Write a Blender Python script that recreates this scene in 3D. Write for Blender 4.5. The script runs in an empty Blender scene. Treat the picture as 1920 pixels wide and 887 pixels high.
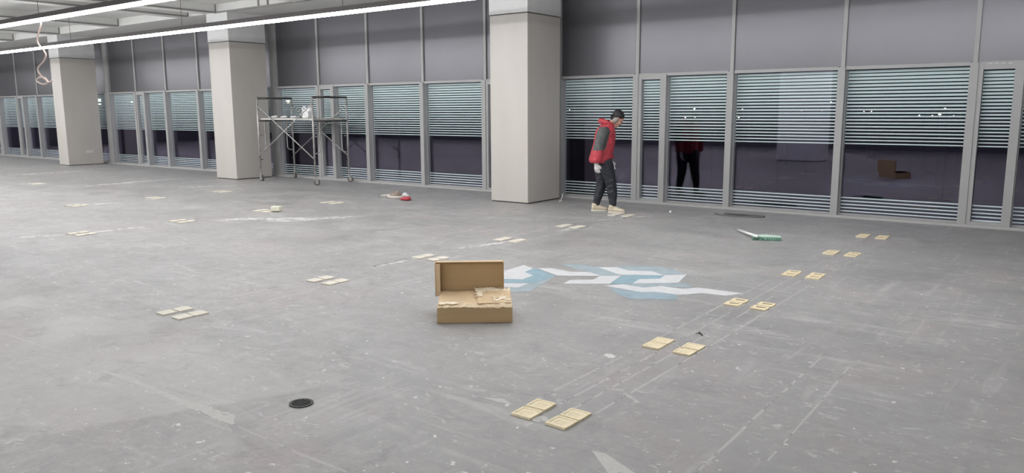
import bpy, bmesh, math, random
from mathutils import Vector, Matrix, Euler
random.seed(7)
scn = bpy.context.scene
COL = scn.collection

# ------------------------------------------------------------------ camera
F_PX, PITCH, ROLL, YAW, CAM_H = 1464.3, 0.16088, -0.00536, 0.64615, 1.6
fw = Vector((-math.sin(YAW)*math.cos(PITCH), math.cos(YAW)*math.cos(PITCH), -math.sin(PITCH)))
r0 = Vector((math.cos(YAW), math.sin(YAW), 0)); u0 = r0.cross(fw)
cr = math.cos(ROLL)*r0 + math.sin(ROLL)*u0
cu = -math.sin(ROLL)*r0 + math.cos(ROLL)*u0
cam_d = bpy.data.cameras.new('camera'); cam_d.sensor_width = 36; cam_d.lens = 36*F_PX/1920
cam_d.clip_end = 1000
cam = bpy.data.objects.new('camera', cam_d); COL.objects.link(cam)
m = Matrix((cr, cu, -fw)).transposed().to_4x4(); m.translation = (0, 0, CAM_H)
cam.matrix_world = m
scn.camera = cam
# ------------------------------------------------------------------ world, exposure
w = bpy.data.worlds.new('night_sky'); scn.world = w; w.use_nodes = True
w.node_tree.nodes['Background'].inputs[0].default_value = (0.010, 0.012, 0.020, 1)
w.node_tree.nodes['Background'].inputs[1].default_value = 0.15
scn.view_settings.view_transform = 'Standard'; scn.view_settings.look = 'None'
scn.view_settings.gamma = 1; scn.view_settings.use_curve_mapping = False
scn.view_settings.exposure = 0.04
STRIP_DOWN, STRIP_SIDE = 46.0, 46.0       # the room's linear lamps: face down / side glow

# ------------------------------------------------------------------ helpers
def ray(px, py):
    return fw + cr*((px-960)/F_PX) - cu*((py-443.5)/F_PX)
def fl(px, py, z=0.0):
    d = ray(px, py); t = (z-CAM_H)/d.z
    return Vector((d.x*t, d.y*t, z))
def at_y(px, py, y):
    d = ray(px, py); t = y/d.y
    return Vector((d.x*t, y, CAM_H+d.z*t))
def at_r(px, py, rng):
    d = ray(px, py); t = rng/math.hypot(d.x, d.y)
    return Vector((d.x*t, d.y*t, CAM_H+d.z*t))

class MB:
    def __init__(s): s.v = []; s.f = []; s.mi = []
    def add(s, vs, fs, mi=0):
        o = len(s.v); s.v += [tuple(a) for a in vs]
        for f in fs: s.f.append([o+i for i in f]); s.mi.append(mi)
        return s
    def box(s, a, b, mi=0):
        (x0,y0,z0),(x1,y1,z1) = a, b
        return s.add([(x0,y0,z0),(x1,y0,z0),(x1,y1,z0),(x0,y1,z0),(x0,y0,z1),(x1,y0,z1),(x1,y1,z1),(x0,y1,z1)],
            [(0,3,2,1),(4,5,6,7),(0,1,5,4),(1,2,6,5),(2,3,7,6),(3,0,4,7)], mi)
    def prism(s, poly, z0, z1, mi=0):
        area = sum(poly[i][0]*poly[(i+1)%len(poly)][1]-poly[(i+1)%len(poly)][0]*poly[i][1] for i in range(len(poly)))
        if area < 0: poly = poly[::-1]
        n = len(poly)
        vs = [(p[0],p[1],z0) for p in poly]+[(p[0],p[1],z1) for p in poly]
        return s.add(vs, [tuple(range(n-1,-1,-1)), tuple(range(n,2*n))]+[(i,(i+1)%n,n+(i+1)%n,n+i) for i in range(n)], mi)
    def tube(s, pts, r, n=8, mi=0):
        pts = [Vector(p) for p in pts]
        rs = r if isinstance(r,(list,tuple)) else [r]*len(pts)
        prev = None; vs = []
        for i,p in enumerate(pts):
            t = (pts[min(i+1,len(pts)-1)]-pts[max(i-1,0)]).normalized()
            if prev is None: a = t.orthogonal().normalized()
            else: a = (prev - t*prev.dot(t)).normalized()
            prev = a; b = t.cross(a)
            for k in range(n):
                th = 2*math.pi*k/n; vs.append(p+(a*math.cos(th)+b*math.sin(th))*rs[i])
        m_ = len(pts)
        fs = [(i*n+k, i*n+(k+1)%n, (i+1)*n+(k+1)%n, (i+1)*n+k) for i in range(m_-1) for k in range(n)]
        fs += [tuple(range(n-1,-1,-1)), tuple(range((m_-1)*n, m_*n))]
        return s.add(vs, fs, mi)
    def loft(s, secs, n=20, mi=0):
        # secs: (centre, (ax_x, ax_y)) horizontal elliptic rings; or (centre, u-vector, v-vector)
        vs = []
        for sec in secs:
            if len(sec) == 2: c, (a,b) = sec; u, v = Vector((a,0,0)), Vector((0,b,0))
            else: c, u, v = sec; u, v = Vector(u), Vector(v)
            c = Vector(c)
            for k in range(n):
                th = 2*math.pi*k/n; vs.append(c+u*math.cos(th)+v*math.sin(th))
        q = len(secs)
        fs = [(i*n+k, i*n+(k+1)%n, (i+1)*n+(k+1)%n, (i+1)*n+k) for i in range(q-1) for k in range(n)]
        fs += [tuple(range(n-1,-1,-1)), tuple(range((q-1)*n, q*n))]
        return s.add(vs, fs, mi)
    def ball(s, c, r, rot=None, nu=16, nv=10, mi=0):
        c = Vector(c); r = (r,r,r) if not isinstance(r,(list,tuple)) else r
        vs = []
        for j in range(1,nv):
            ph = math.pi*j/nv
            for k in range(nu):
                th = 2*math.pi*k/nu
                vs.append(Vector((r[0]*math.sin(ph)*math.cos(th), r[1]*math.sin(ph)*math.sin(th), r[2]*math.cos(ph))))
        vs += [Vector((0,0,r[2])), Vector((0,0,-r[2]))]
        if rot is not None: vs = [rot @ v for v in vs]
        vs = [v+c for v in vs]
        fs = [(j*nu+k, (j+1)*nu+k, (j+1)*nu+(k+1)%nu, j*nu+(k+1)%nu) for j in range(nv-2) for k in range(nu)]
        T = len(vs)-2
        fs += [(T,k,(k+1)%nu) for k in range(nu)] + [(T+1,(nv-2)*nu+(k+1)%nu,(nv-2)*nu+k) for k in range(nu)]
        return s.add(vs, fs, mi)
    def mesh(s, name):
        me = bpy.data.meshes.new(name); me.from_pydata(s.v, [], s.f)
        bm = bmesh.new(); bm.from_mesh(me); bmesh.ops.recalc_face_normals(bm, faces=bm.faces)
        bm.to_mesh(me); bm.free()
        for p, k in zip(me.polygons, s.mi): p.material_index = k
        return me
    def build(s, name, mat, parent=None, smooth=False, loc=None, bevel=0):
        return link(name, s.mesh(name), mat, parent, smooth, loc, bevel)
def link(name, me, mat, parent=None, smooth=False, loc=None, bevel=0):
    mats = mat if isinstance(mat,(list,tuple)) else [mat]
    if not me.materials:
        for k in mats: me.materials.append(k)
    if smooth:
        for p in me.polygons: p.use_smooth = True
    o = bpy.data.objects.new(name, me); COL.objects.link(o)
    if parent is not None: o.parent = parent
    if loc is not None: o.location = loc
    if bevel:
        b = o.modifiers.new('bevel','BEVEL'); b.width = bevel; b.segments = 2; b.limit_method = 'ANGLE'
    return o
def empty(name, loc=(0,0,0), rz=0, kind=None):
    o = bpy.data.objects.new(name, None); COL.objects.link(o); o.location = loc; o.rotation_euler.z = rz
    o.empty_display_size = 0.1
    if kind: o['kind'] = kind
    return o
def tag(o, label, cat, group=None):
    o['label'] = label; o['category'] = cat
    if group: o['group'] = group
    return o
def blob(mb, voxel=0.012, it=6, fac=0.5):
    me = mb.mesh('tmp'); o = bpy.data.objects.new('tmp', me); COL.objects.link(o)
    r = o.modifiers.new('r','REMESH'); r.mode = 'VOXEL'; r.voxel_size = voxel
    if it:
        sm = o.modifiers.new('s','SMOOTH'); sm.iterations = it; sm.factor = fac
    dg = bpy.context.evaluated_depsgraph_get(); dg.update()
    out = bpy.data.meshes.new_from_object(o.evaluated_get(dg)); out.materials.clear()
    bpy.data.objects.remove(o); bpy.data.meshes.remove(me)
    return out
def spline(pts, n=6):
    pts = [Vector(p) for p in pts]; out = []
    for i in range(len(pts)-1):
        p0, p1, p2, p3 = pts[max(i-1,0)], pts[i], pts[i+1], pts[min(i+2,len(pts)-1)]
        for k in range(n):
            t = k/n
            out.append(0.5*((2*p1)+(p2-p0)*t+(2*p0-5*p1+4*p2-p3)*t*t+(3*p1-p0-3*p2+p3)*t**3))
    out.append(pts[-1]); return out

# ------------------------------------------------------------------ materials
def mat(name, col, rough=0.6, metal=0.0, spec=0.5, var=0.0, vscale=8.0, bump=0.0, bscale=60.0, stretch=(1,1,1)):
    M = bpy.data.materials.new(name); M.use_nodes = True
    nt = M.node_tree; b = nt.nodes['Principled BSDF']
    b.inputs['Base Color'].default_value = (*col, 1); b.inputs['Roughness'].default_value = rough
    b.inputs['Metallic'].default_value = metal; b.inputs['Specular IOR Level'].default_value = spec
    if var or bump:
        tc = nt.nodes.new('ShaderNodeTexCoord'); mp = nt.nodes.new('ShaderNodeMapping')
        mp.inputs['Scale'].default_value = stretch; nt.links.new(tc.outputs['Object'], mp.inputs[0])
    if var:
        n = nt.nodes.new('ShaderNodeTexNoise'); n.inputs['Scale'].default_value = vscale; n.inputs['Detail'].default_value = 6
        nt.links.new(mp.outputs[0], n.inputs[0])
        cr_ = nt.nodes.new('ShaderNodeValToRGB')
        cr_.color_ramp.elements[0].position = 0.3; cr_.color_ramp.elements[1].position = 0.7
        cr_.color_ramp.elements[0].color = (*[max(0,c*(1-var)) for c in col],1)
        cr_.color_ramp.elements[1].color = (*[min(1,c*(1+var)) for c in col],1)
        nt.links.new(n.outputs[0], cr_.inputs[0]); nt.links.new(cr_.outputs[0], b.inputs['Base Color'])
    if bump:
        n2 = nt.nodes.new('ShaderNodeTexNoise'); n2.inputs['Scale'].default_value = bscale; n2.inputs['Detail'].default_value = 5
        nt.links.new(mp.outputs[0], n2.inputs[0])
        bp = nt.nodes.new('ShaderNodeBump'); bp.inputs['Strength'].default_value = min(bump,1); bp.inputs['Distance'].default_value = 0.03 if bump >= 1 else 0.01
        nt.links.new(n2.outputs[0], bp.inputs['Height']); nt.links.new(bp.outputs[0], b.inputs['Normal'])
    return M
def emit(name, col, s):
    M = bpy.data.materials.new(name); M.use_nodes = True; nt = M.node_tree
    nt.nodes.remove(nt.nodes['Principled BSDF'])
    e = nt.nodes.new('ShaderNodeEmission'); e.inputs[0].default_value = (*col,1); e.inputs[1].default_value = s
    nt.links.new(e.outputs[0], nt.nodes['Material Output'].inputs[0]); return M

def floor_material():
    M = bpy.data.materials.new('scuffed_concrete'); M.use_nodes = True; nt = M.node_tree; N = nt.nodes; L = nt.links
    b = N['Principled BSDF']
    tc = N.new('ShaderNodeTexCoord')
    def noise(scale, detail=6, rough=0.6, dist=0.0, sc=(1,1,1), rot=0.0):
        mp = N.new('ShaderNodeMapping'); mp.inputs['Scale'].default_value = sc; mp.inputs['Rotation'].default_value = (0,0,rot)
        L.new(tc.outputs['Object'], mp.inputs[0])
        n = N.new('ShaderNodeTexNoise'); n.inputs['Scale'].default_value = scale; n.inputs['Detail'].default_value = detail
        n.inputs['Roughness'].default_value = rough; n.inputs['Distortion'].default_value = dist
        L.new(mp.outputs[0], n.inputs[0]); return n.outputs[0]
    def ramp(src, p0, p1, a=0.0, c=1.0):
        r = N.new('ShaderNodeMapRange'); r.clamp = True
        for i,v in zip((1,2,3,4),(p0,p1,a,c)): r.inputs[i].default_value = v
        L.new(src, r.inputs[0]); return r.outputs[0]
    def mth(op, a, c):
        n = N.new('ShaderNodeMath'); n.operation = op
        for i,q in enumerate((a,c)):
            if isinstance(q,(int,float)): n.inputs[i].default_value = q
            else: L.new(q, n.inputs[i])
        return n.outputs[0]
    def mix(f, a, c):
        n = N.new('ShaderNodeMix'); n.data_type = 'RGBA'
        if isinstance(f,(int,float)): n.inputs[0].default_value = f
        else: L.new(f, n.inputs[0])
        for i,q in ((6,a),(7,c)):
            if isinstance(q,tuple): n.inputs[i].default_value = (*q,1)
            else: L.new(q, n.inputs[i])
        return n.outputs[2]
    big = ramp(noise(0.30,5,0.6,0.8), 0.40, 0.60)
    mid = ramp(noise(1.6,10,0.72,0.6), 0.40, 0.62)
    mid2 = ramp(noise(4.5,10,0.75,0.8,(1,1.3,1),0.4), 0.40, 0.62)
    fine = ramp(noise(24,8,0.8), 0.38, 0.62)
    c = mix(big, (0.30,0.296,0.291), (0.375,0.372,0.363))
    c = mix(mth('MULTIPLY',mid,0.60), c, (0.44,0.436,0.427))
    c = mix(mth('MULTIPLY',mid2,0.60), c, (0.265,0.26,0.256))
    c = mix(mth('MULTIPLY',fine,0.36), c, (0.225,0.23,0.226))
    # slab repaired in a paler mix, left of the drain: two straight day joints bound it
    sx = N.new('ShaderNodeSeparateXYZ'); L.new(tc.outputs['Object'], sx.inputs[0])
    wob = mth('MULTIPLY', mth('SUBTRACT', noise(2.0,4,0.6), 0.5), 0.16)
    e1 = mth('ADD', mth('SUBTRACT', mth('ADD', mth('MULTIPLY', sx.outputs[1], 0.453), -4.80), sx.outputs[0]), wob)
    e2 = mth('ADD', mth('SUBTRACT', 2.83, sx.outputs[1]), wob)
    slab = mth('MULTIPLY', ramp(e1,-0.02,0.04), ramp(e2,-0.15,0.15))
    c = mix(mth('MULTIPLY',slab,0.40), c, (0.52,0.517,0.505))
    # dimmer light right of the right-hand pad row, painted in as darker floor
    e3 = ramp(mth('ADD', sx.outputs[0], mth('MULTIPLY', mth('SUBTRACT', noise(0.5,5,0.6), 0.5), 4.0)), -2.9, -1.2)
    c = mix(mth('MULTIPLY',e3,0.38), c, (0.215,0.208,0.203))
    # pinkish primer stains
    pk = mth('MULTIPLY', ramp(noise(0.8,5,0.65,0.4), 0.53, 0.62), ramp(noise(7,8,0.75), 0.40, 0.60))
    c = mix(mth('MULTIPLY',pk,0.34), c, (0.40,0.305,0.30))
    # trowel and broom marks along both axes of the hall
    s1 = ramp(noise(1.0,8,0.7,0.7,(11,0.7,1),0.04), 0.53, 0.63)
    s2 = ramp(noise(1.0,8,0.7,0.9,(1.0,6,1),0.25), 0.54, 0.64)
    br = ramp(noise(1.3,6,0.7), 0.44, 0.58)
    br2 = ramp(noise(0.7,6,0.7,0.3,(1,1,1),2.0), 0.44, 0.58)
    c = mix(mth('MULTIPLY',mth('MULTIPLY',s1,br),0.30), c, (0.52,0.516,0.505))
    c = mix(mth('MULTIPLY',mth('MULTIPLY',s2,br2),0.34), c, (0.58,0.576,0.566))
    # plaster crumbs and scrapes
    v1 = ramp(noise(5.0,12,0.8,1.8,(1.0,1.8,1),0.5), 0.575, 0.63)
    c = mix(mth('MULTIPLY',v1,0.65), c, (0.60,0.596,0.58))
    v2 = ramp(noise(2.2,12,0.8,2.2,(1.6,1.0,1),1.3), 0.62, 0.66)
    c = mix(mth('MULTIPLY',v2,0.5), c, (0.62,0.615,0.60))
    sp = ramp(noise(18,3,0.5,0.2), 0.685, 0.72)
    c = mix(mth('MULTIPLY',sp,0.75), c, (0.72,0.71,0.69))
    dk = ramp(noise(2.6,9,0.75,0.9,(1,1.5,1),1.0), 0.55, 0.66)
    c = mix(mth('MULTIPLY',dk,0.45), c, (0.215,0.21,0.206))
    L.new(c, b.inputs['Base Color'])
    L.new(ramp(mid,0,1,0.38,0.60), b.inputs['Roughness'])
    b.inputs['Specular IOR Level'].default_value = 0.5
    bp = N.new('ShaderNodeBump'); bp.inputs['Strength'].default_value = 0.25; bp.inputs['Distance'].default_value = 0.004
    L.new(mth('ADD',fine,v1), bp.inputs['Height']); L.new(bp.outputs[0], b.inputs['Normal'])
    return M
def worn_paint(name, col, lo=0.42, hi=0.5, scale=14, amount=1.0):
    """thin paint or filler with worn gaps: alpha from noise"""
    M = mat(name, col, 0.6, var=0.06, vscale=20); nt = M.node_tree; b = nt.nodes['Principled BSDF']
    tc = nt.nodes.new('ShaderNodeTexCoord'); n = nt.nodes.new('ShaderNodeTexNoise')
    n.inputs['Scale'].default_value = scale; n.inputs['Detail'].default_value = 8; n.inputs['Roughness'].default_value = 0.7
    nt.links.new(tc.outputs['Object'], n.inputs[0])
    r = nt.nodes.new('ShaderNodeMapRange'); r.inputs[1].default_value = lo; r.inputs[2].default_value = hi; r.inputs[4].default_value = amount
    nt.links.new(n.outputs[0], r.inputs[0]); nt.links.new(r.outputs[0], b.inputs['Alpha'])
    return M
def glass_material():
    M = bpy.data.materials.new('coated_glass'); M.use_nodes = True; nt = M.node_tree; N = nt.nodes; L = nt.links
    N.remove(N['Principled BSDF'])
    t = N.new('ShaderNodeBsdfTransparent'); t.inputs[0].default_value = (0.94,0.98,0.98,1)
    g = N.new('ShaderNodeBsdfGlossy'); g.inputs[0].default_value = (0.80,0.72,1.0,1); g.inputs[1].default_value = 0.015
    lw = N.new('ShaderNodeLayerWeight'); lw.inputs[0].default_value = 0.5
    pw = N.new('ShaderNodeMath'); pw.operation = 'POWER'; pw.inputs[1].default_value = 4.0; L.new(lw.outputs['Facing'], pw.inputs[0])
    ad = N.new('ShaderNodeMath'); ad.operation = 'MULTIPLY_ADD'; ad.inputs[1].default_value = 0.55; ad.inputs[2].default_value = 0.075
    L.new(pw.outputs[0], ad.inputs[0])
    mx = N.new('ShaderNodeMixShader'); L.new(ad.outputs[0], mx.inputs[0]); L.new(t.outputs[0], mx.inputs[1]); L.new(g.outputs[0], mx.inputs[2])
    L.new(mx.outputs[0], N['Material Output'].inputs[0]); return M

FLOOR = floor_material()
GLASS = glass_material()
FILM = mat('frosted_film', (0.88,0.92,0.88), 0.5, spec=0.3)
ALU = mat('grey_aluminium', (0.37,0.37,0.365), 0.42, spec=0.5, var=0.04, vscale=3)
PANEL = mat('grey_metal_panel', (0.132,0.130,0.142), 0.33, metal=0.4, spec=0.6, var=0.05, vscale=0.8)
SILL = mat('pale_sill', (0.42,0.42,0.41), 0.5)
CLAD = mat('beige_cladding', (0.50,0.475,0.44), 0.55, var=0.04, vscale=2.5, stretch=(1,1,0.3))
PLASTER = mat('white_plaster', (0.62,0.62,0.615), 0.7, var=0.04, vscale=3)
REVEAL = mat('dark_reveal', (0.05,0.05,0.05), 0.7)
CEIL = mat('ceiling_paint', (0.62,0.62,0.60), 0.8, var=0.05, vscale=0.7)
DARKLINE = mat('dark_joint', (0.22,0.215,0.205), 0.7)
WALLG = mat('plain_wall', (0.10,0.10,0.115), 0.7, var=0.15, vscale=0.5)
HOUSING = mat('black_housing', (0.075,0.065,0.065), 0.5)
LED_D = emit('lamp_diffuser', (1.0,0.985,0.99), STRIP_DOWN)
LED_S = emit('lamp_diffuser_side', (0.98,0.98,1.0), STRIP_SIDE)
GROUND = mat('night_ground', (0.006,0.006,0.007), 0.9, var=0.2, vscale=0.05)

# ================================================================== THE ROOM
XL, XR, YN, ZC = -40.0, 5.0, -8.0, 3.85
YM, YG = 12.07, 12.20                       # mullion face, glass plane
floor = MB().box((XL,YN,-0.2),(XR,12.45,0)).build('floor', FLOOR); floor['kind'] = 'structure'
wl = MB().box((XL-0.2,YN,0),(XL,12.45,4.3)).build('wall_left', WALLG); wl['kind'] = 'structure'
wr = MB().box((XR,YN,0),(XR+0.2,12.45,4.3)).build('wall_right', WALLG); wr['kind'] = 'structure'
wn = MB().box((XL,YN-0.2,0),(XR,YN,4.3)).build('wall_near', WALLG); wn['kind'] = 'structure'
gr = MB().box((-400,12.6,-5.2),(200,500,-5.0)).build('ground', GROUND); gr['kind'] = 'structure'

# ceiling: upper slab with downstand beams, soffit flush along the windows
ceil = MB().box((XL,YN,4.04),(XR,12.45,4.3)).build('ceiling', CEIL); ceil['kind'] = 'structure'
MB().box((XL,10.8,ZC),(XR,12.45,4.04)).build('perimeter_beam', CEIL, ceil)
beams = [(-38.2,-37.7),(-35.0,-34.5),(-31.65,-31.2),(-28.3,-27.85),(-25.1,-24.65),(-21.65,-21.2),(-18.3,-17.85),(-17.15,-16.7)] + [(-13.8+3.3*i,-13.35+3.3*i) for i in range(6)]
for (a, b_) in beams:
    MB().box((a,YN,ZC),(b_,10.8,4.04)).build('ceiling_beam', CEIL, ceil)
    MB().box((b_-0.005,YN,ZC-0.012),(b_+0.03,10.77,ZC+0.02)).build('edge_trim', DARKLINE, ceil)
    MB().box((b_-0.0,10.775,ZC),(b_+0.025,10.80,4.04)).build('corner_joint', DARKLINE, ceil)
MB().box((-16.7,10.77,ZC-0.012),(XR,10.805,ZC+0.02)).build('edge_trim', DARKLINE, ceil)
for x in (-15.05,-14.72,-12.2,-9.6):
    MB().box((x-0.02,10.775,ZC),(x+0.02,10.80,4.04)).build('panel_joint', DARKLINE, ceil)

# window wall: mullions, blank upper panels, glazed lower fields with film stripes, narrow vent doors
wf = empty('wall_far', (0,YM,0), kind='structure')
XM = [-1.455-1.667*i for i in range(-3, 23)]
MW = 0.10
ZG = 2.18
mull = MB().box((-MW/2,0,0),(MW/2,0.16,ZG)).box((-0.028,0.055,ZG),(0.028,0.16,ZC)).mesh('mullion')
mull2 = MB().box((-MW/2-0.08,0,0),(MW/2+0.10,0.16,ZG)).box((-0.10,0.02,ZG),(0.12,0.16,ZC)).mesh('wide_mullion')
for i, x in zip(range(-3,23), XM):
    wide = (i % 5 == 4)
    link('mullion', mull2 if wide else mull, ALU, wf, loc=(x,0,0))
MB().box((XL,0.075,ZC-0.02),(XR,0.38,4.04)).build('head_strip', PANEL, wf)
sill = MB().box((XL,-0.03,0),(XR,0.25,0.035)).build('sill', SILL, wf)
def stripes(mb, x0, x1, z0, z1, y, top=True):
    n = 22
    if top:
        for k in range(n):
            per = (z1-1.06)/n; zc = z1-(k+0.5)*per; h = per*(0.73-0.38*(k/(n-1)))
            mb.box((x0,y-0.003,zc-h/2),(x1,y,zc+h/2))
    for k in range(5):
        zc = 0.085+0.05*k; mb.box((x0,y-0.003,zc-0.009),(x1,y,zc+0.009))
nwin = ndoor = 0
for i in range(-3, 22):
    xr, xl = -1.455-1.667*i, -1.455-1.667*(i+1)      # module between mullion i+1 (left) and i (right)
    xa, xb = xl+MW/2, xr-MW/2
    if (i+1) % 5 == 4: xa += 0.10
    if i % 5 == 4: xb -= 0.08
    MB().box((xl+0.02,0.085,ZG),(xr-0.02,0.14,ZC)).build('upper_panel', PANEL, wf)
    MB().box((xl+MW/2,0.03,ZG-0.035),(xr-MW/2,0.10,ZG+0.012)).build('transom', ALU, wf)
    MB().box((xl,0.14,ZG-0.03),(xr,0.30,ZG+0.05)).build('panel_backing', PANEL, wf)
    if (i+1) % 5 in (0, 3):                          # narrow door right of the left-hand mullion
        ndoor += 1
        dr = empty('door_%d' % ndoor, (0,0,0), kind='structure')
        d0, d1 = xa, xa+0.42
        f = MB()
        f.box((d0,YM+0.015,0.035),(d0+0.055,YM+0.12,ZG-0.01)); f.box((d1-0.01,YM+0.005,0.035),(d1+0.095,YM+0.14,ZG-0.01))
        f.box((d0+0.055,YM+0.02,ZG-0.09),(d1-0.01,YM+0.12,ZG-0.01)); f.box((d0+0.055,YM+0.02,0.035),(d1-0.01,YM+0.12,0.075))
        f.build('door_frame', ALU, dr)
        MB().box((d0+0.055,YM+0.085,0.075),(d1-0.01,YM+0.10,ZG-0.09)).build('pane', GLASS, dr)
        s = MB(); stripes(s, d0+0.057, d1-0.012, 0.075, ZG-0.10, YM+0.104); so = s.build('frosted_stripes', FILM, dr); so['kind'] = 'stuff'
        if i == -1:
            for k in range(4):
                MB().box((d0+0.10+0.075*k,YM+0.012,ZG-0.025),(d0+0.15+0.075*k,YM+0.02,ZG-0.012)).build('torn_tape', PLASTER, dr)
        xa = d1+0.095
    nwin += 1
    wn_ = empty('window_%d' % nwin, (0,0,0), kind='structure')
    MB().box((xa,YG,0.035),(xb,YG+0.02,ZG-0.03)).build('pane', GLASS, wn_)
    f = MB(); f.box((xa,YG-0.03,0.03),(xb,YG+0.05,0.055))
    f.box((xa,YG-0.03,0.055),(xa+0.012,YG+0.05,ZG-0.03)); f.box((xb-0.012,YG-0.03,0.055),(xb,YG+0.05,ZG-0.03))
    f.build('glazing_bead', ALU, wn_)
    s = MB(); stripes(s, xa+0.013, xb-0.013, 0.04, ZG-0.04, YG+0.024); so = s.build('frosted_stripes', FILM, wn_); so['kind'] = 'stuff'

# ================================================================== COLUMNS
def column(x0, x1, y0, y1, label, top=ZC, skin=None):
    c = empty('column', ((x0+x1)/2,(y0+y1)/2,0)); tag(c, label, 'column', 'square columns along the window wall')
    a, b_ = (x1-x0)/2, (y1-y0)/2
    MB().box((-a+0.012,-b_+0.012,0),(a-0.012,b_-0.012,0.018)).build('base_reveal', REVEAL, c)
    MB().box((-a,-b_,0.018),(a,b_,3.185)).build('cladding', skin or CLAD, c, bevel=0.006)
    MB().box((-a+0.01,-b_+0.01,3.185),(a-0.01,b_-0.01,3.20)).build('shadow_gap', REVEAL, c)
    MB().box((-a-0.008,-b_-0.008,3.20),(a+0.008,b_+0.008,top)).build('upper_casing', PLASTER, c, bevel=0.004)
    return c
column(-8.60,-7.80,10.80,11.78, 'beige clad square column between the scaffold and the person')
column(-17.08,-16.26,10.80,11.78, 'beige clad square column beside the left end of the scaffold')
c1 = column(-25.50,-24.88,10.82,11.85, 'beige clad column farthest left, with a white socket plate near its base')
sk = MB().box((0.31,0.02,0.36),(0.322,0.24,0.44)).box((0.322,0.05,0.375),(0.326,0.21,0.425)).build('socket_plate', PLASTER, c1); sk['label'] = 'white socket plate'
cb = column(-8.1,-6.8,-0.9,0.0, 'broad pale pillar behind the camera, seen mirrored in the window glass', skin=mat('white_gloss_panel',(0.85,0.85,0.86),0.4))

# ================================================================== LINEAR LAMPS
def strip_lamp(y, label, z=3.10):
    L0, L1 = -38.0, 1.0
    o = empty('linear_lamp', ((L0+L1)/2,y,z)); h = (L1-L0)/2
    tag(o, label, 'lamp', 'linear lamps hung in rows under the ceiling')
    MB().box((-h,-0.045,0.0),(h,0.045,0.075)).build('housing', HOUSING, o)
    d = MB(); n = 28
    for k in range(n):
        a = -h+2*h*k/n; b_ = -h+2*h*(k+1)/n
        vs = [(a,-0.035,-0.042),(b_,-0.035,-0.042),(b_,0.035,-0.042),(a,0.035,-0.042),(a,-0.035,0),(b_,-0.035,0),(b_,0.035,0),(a,0.035,0)]
        d.add(vs, [(0,3,2,1)], 0); d.add(vs, [(0,1,5,4),(2,3,7,6)], 1)
        if k == 0: d.add(vs, [(3,0,4,7)], 1)
        if k == n-1: d.add(vs, [(1,2,6,5)], 1)
    me = bpy.data.meshes.new('diffuser'); me.from_pydata(d.v,[],d.f)
    for p, k in zip(me.polygons, d.mi): p.material_index = k
    link('diffuser', me, [LED_D, LED_S], o)
    for k in range(9):
        x = -h+1.5+(2*h-3)*k/8
        MB().tube([(x,0,0.07),(x,0,1.05)],0.004,6).build('hanging_wire', HOUSING, o)
    return o
strip_lamp(8.33, 'long glowing linear lamp hung nearest the windows')
strip_lamp(5.84, 'long glowing linear lamp in the top left corner, cable dangling from it')

strip_lamp(-3.6, 'added unseen linear lamp row behind the camera over the far side of the hall')  # unseen row, added to light the box front and the room
strip_lamp(-1.1, 'added unseen linear lamp row just behind the camera')  # second added row, more light on faces turned to the camera

# dangling cable
cab_px = [(77,41),(76,50),(71,68),(71,80),(80,92),(86,103),(81,116),(72,126),(72,135),(80,145),(88,152),(88,156),(80,158),(71,154),(69,149),(75,145),(84,146),(89,152),(93,154),(96,152),(98,150)]
cab = MB().tube(spline([at_y(a,b_,5.84+0.004*i) for i,(a,b_) in enumerate(cab_px)],5), 0.013, 8).build('loose_cable', mat('pale_cable',(0.60,0.47,0.42),0.5), smooth=True)
tag(cab, 'pinkish white cable dangling in a curl from the nearer linear lamp', 'cable')

# ================================================================== FLOOR MARKS (parts of the floor)
CHALK = worn_paint('chalk', (0.42,0.416,0.405), 0.42, 0.46, 5, 1.0)
FILL = worn_paint('crack_filler', (0.48,0.475,0.455), 0.36, 0.38, 14, 1.0)
SMEAR = worn_paint('plaster_smear', (0.60,0.60,0.585), 0.47, 0.49, 7, 1.0)
def decal(name, poly, m_, z=0.0005):
    return MB().prism([(p[0],p[1]) for p in poly], 0.0002, z).build(name, m_, floor)
def ribbon(name, pts, wd, m_, jit=0.3, z=0.0004):
    pts = [Vector((p[0],p[1],0)) for p in pts]; pts = spline(pts, 8)
    L_, R_ = [], []
    for i,p in enumerate(pts):
        t = (pts[min(i+1,len(pts)-1)]-pts[max(i-1,0)]).normalized(); n_ = Vector((-t.y,t.x,0))
        u = i/(len(pts)-1)*(len(wd)-1); k = min(int(u),len(wd)-2); ww = wd[k]+(wd[k+1]-wd[k])*(u-k)
        L_.append(p+n_*ww*(0.5+random.uniform(-jit,jit)*0.5)); R_.append(p-n_*ww*(0.5+random.uniform(-jit,jit)*0.5))
    mb = MB(); q = len(pts)
    for i in range(q-1):
        a,b_,c_,d_ = L_[i],R_[i],R_[i+1],L_[i+1]
        mb.add([(v.x,v.y,z) for v in (a,b_,c_,d_)], [(0,1,2,3)])
    return mb.build(name, m_, floor)
ribbon('crack_filler', [(-6.9,2.19),(-6.14,2.19),(-5.51,2.22)], [0.005,0.02,0.012], FILL)
ribbon('crack_filler', [fl(190,695),fl(250,714),fl(300,735),fl(340,752),fl(385,768),fl(420,782),fl(437,796)], [0.015,0.035,0.03,0.05,0.07,0.09,0.012], FILL)
ribbon('crack_filler', [fl(437,796),fl(520,832),fl(560,850),fl(650,885)], [0.008,0.01,0.015,0.02], CHALK)
ribbon('crack_filler', [fl(10,833),fl(28,824),fl(45,826)], [0.02,0.03,0.015], FILL)
decal('cement_patch', [fl(1110,845),fl(1135,850),fl(1165,870),fl(1190,887),(fl(1230,930)),fl(1160,930),fl(1140,887)], FILL)
decal('cement_patch', [fl(905,745),fl(945,748),fl(958,757),fl(935,754)], FILL)
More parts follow.
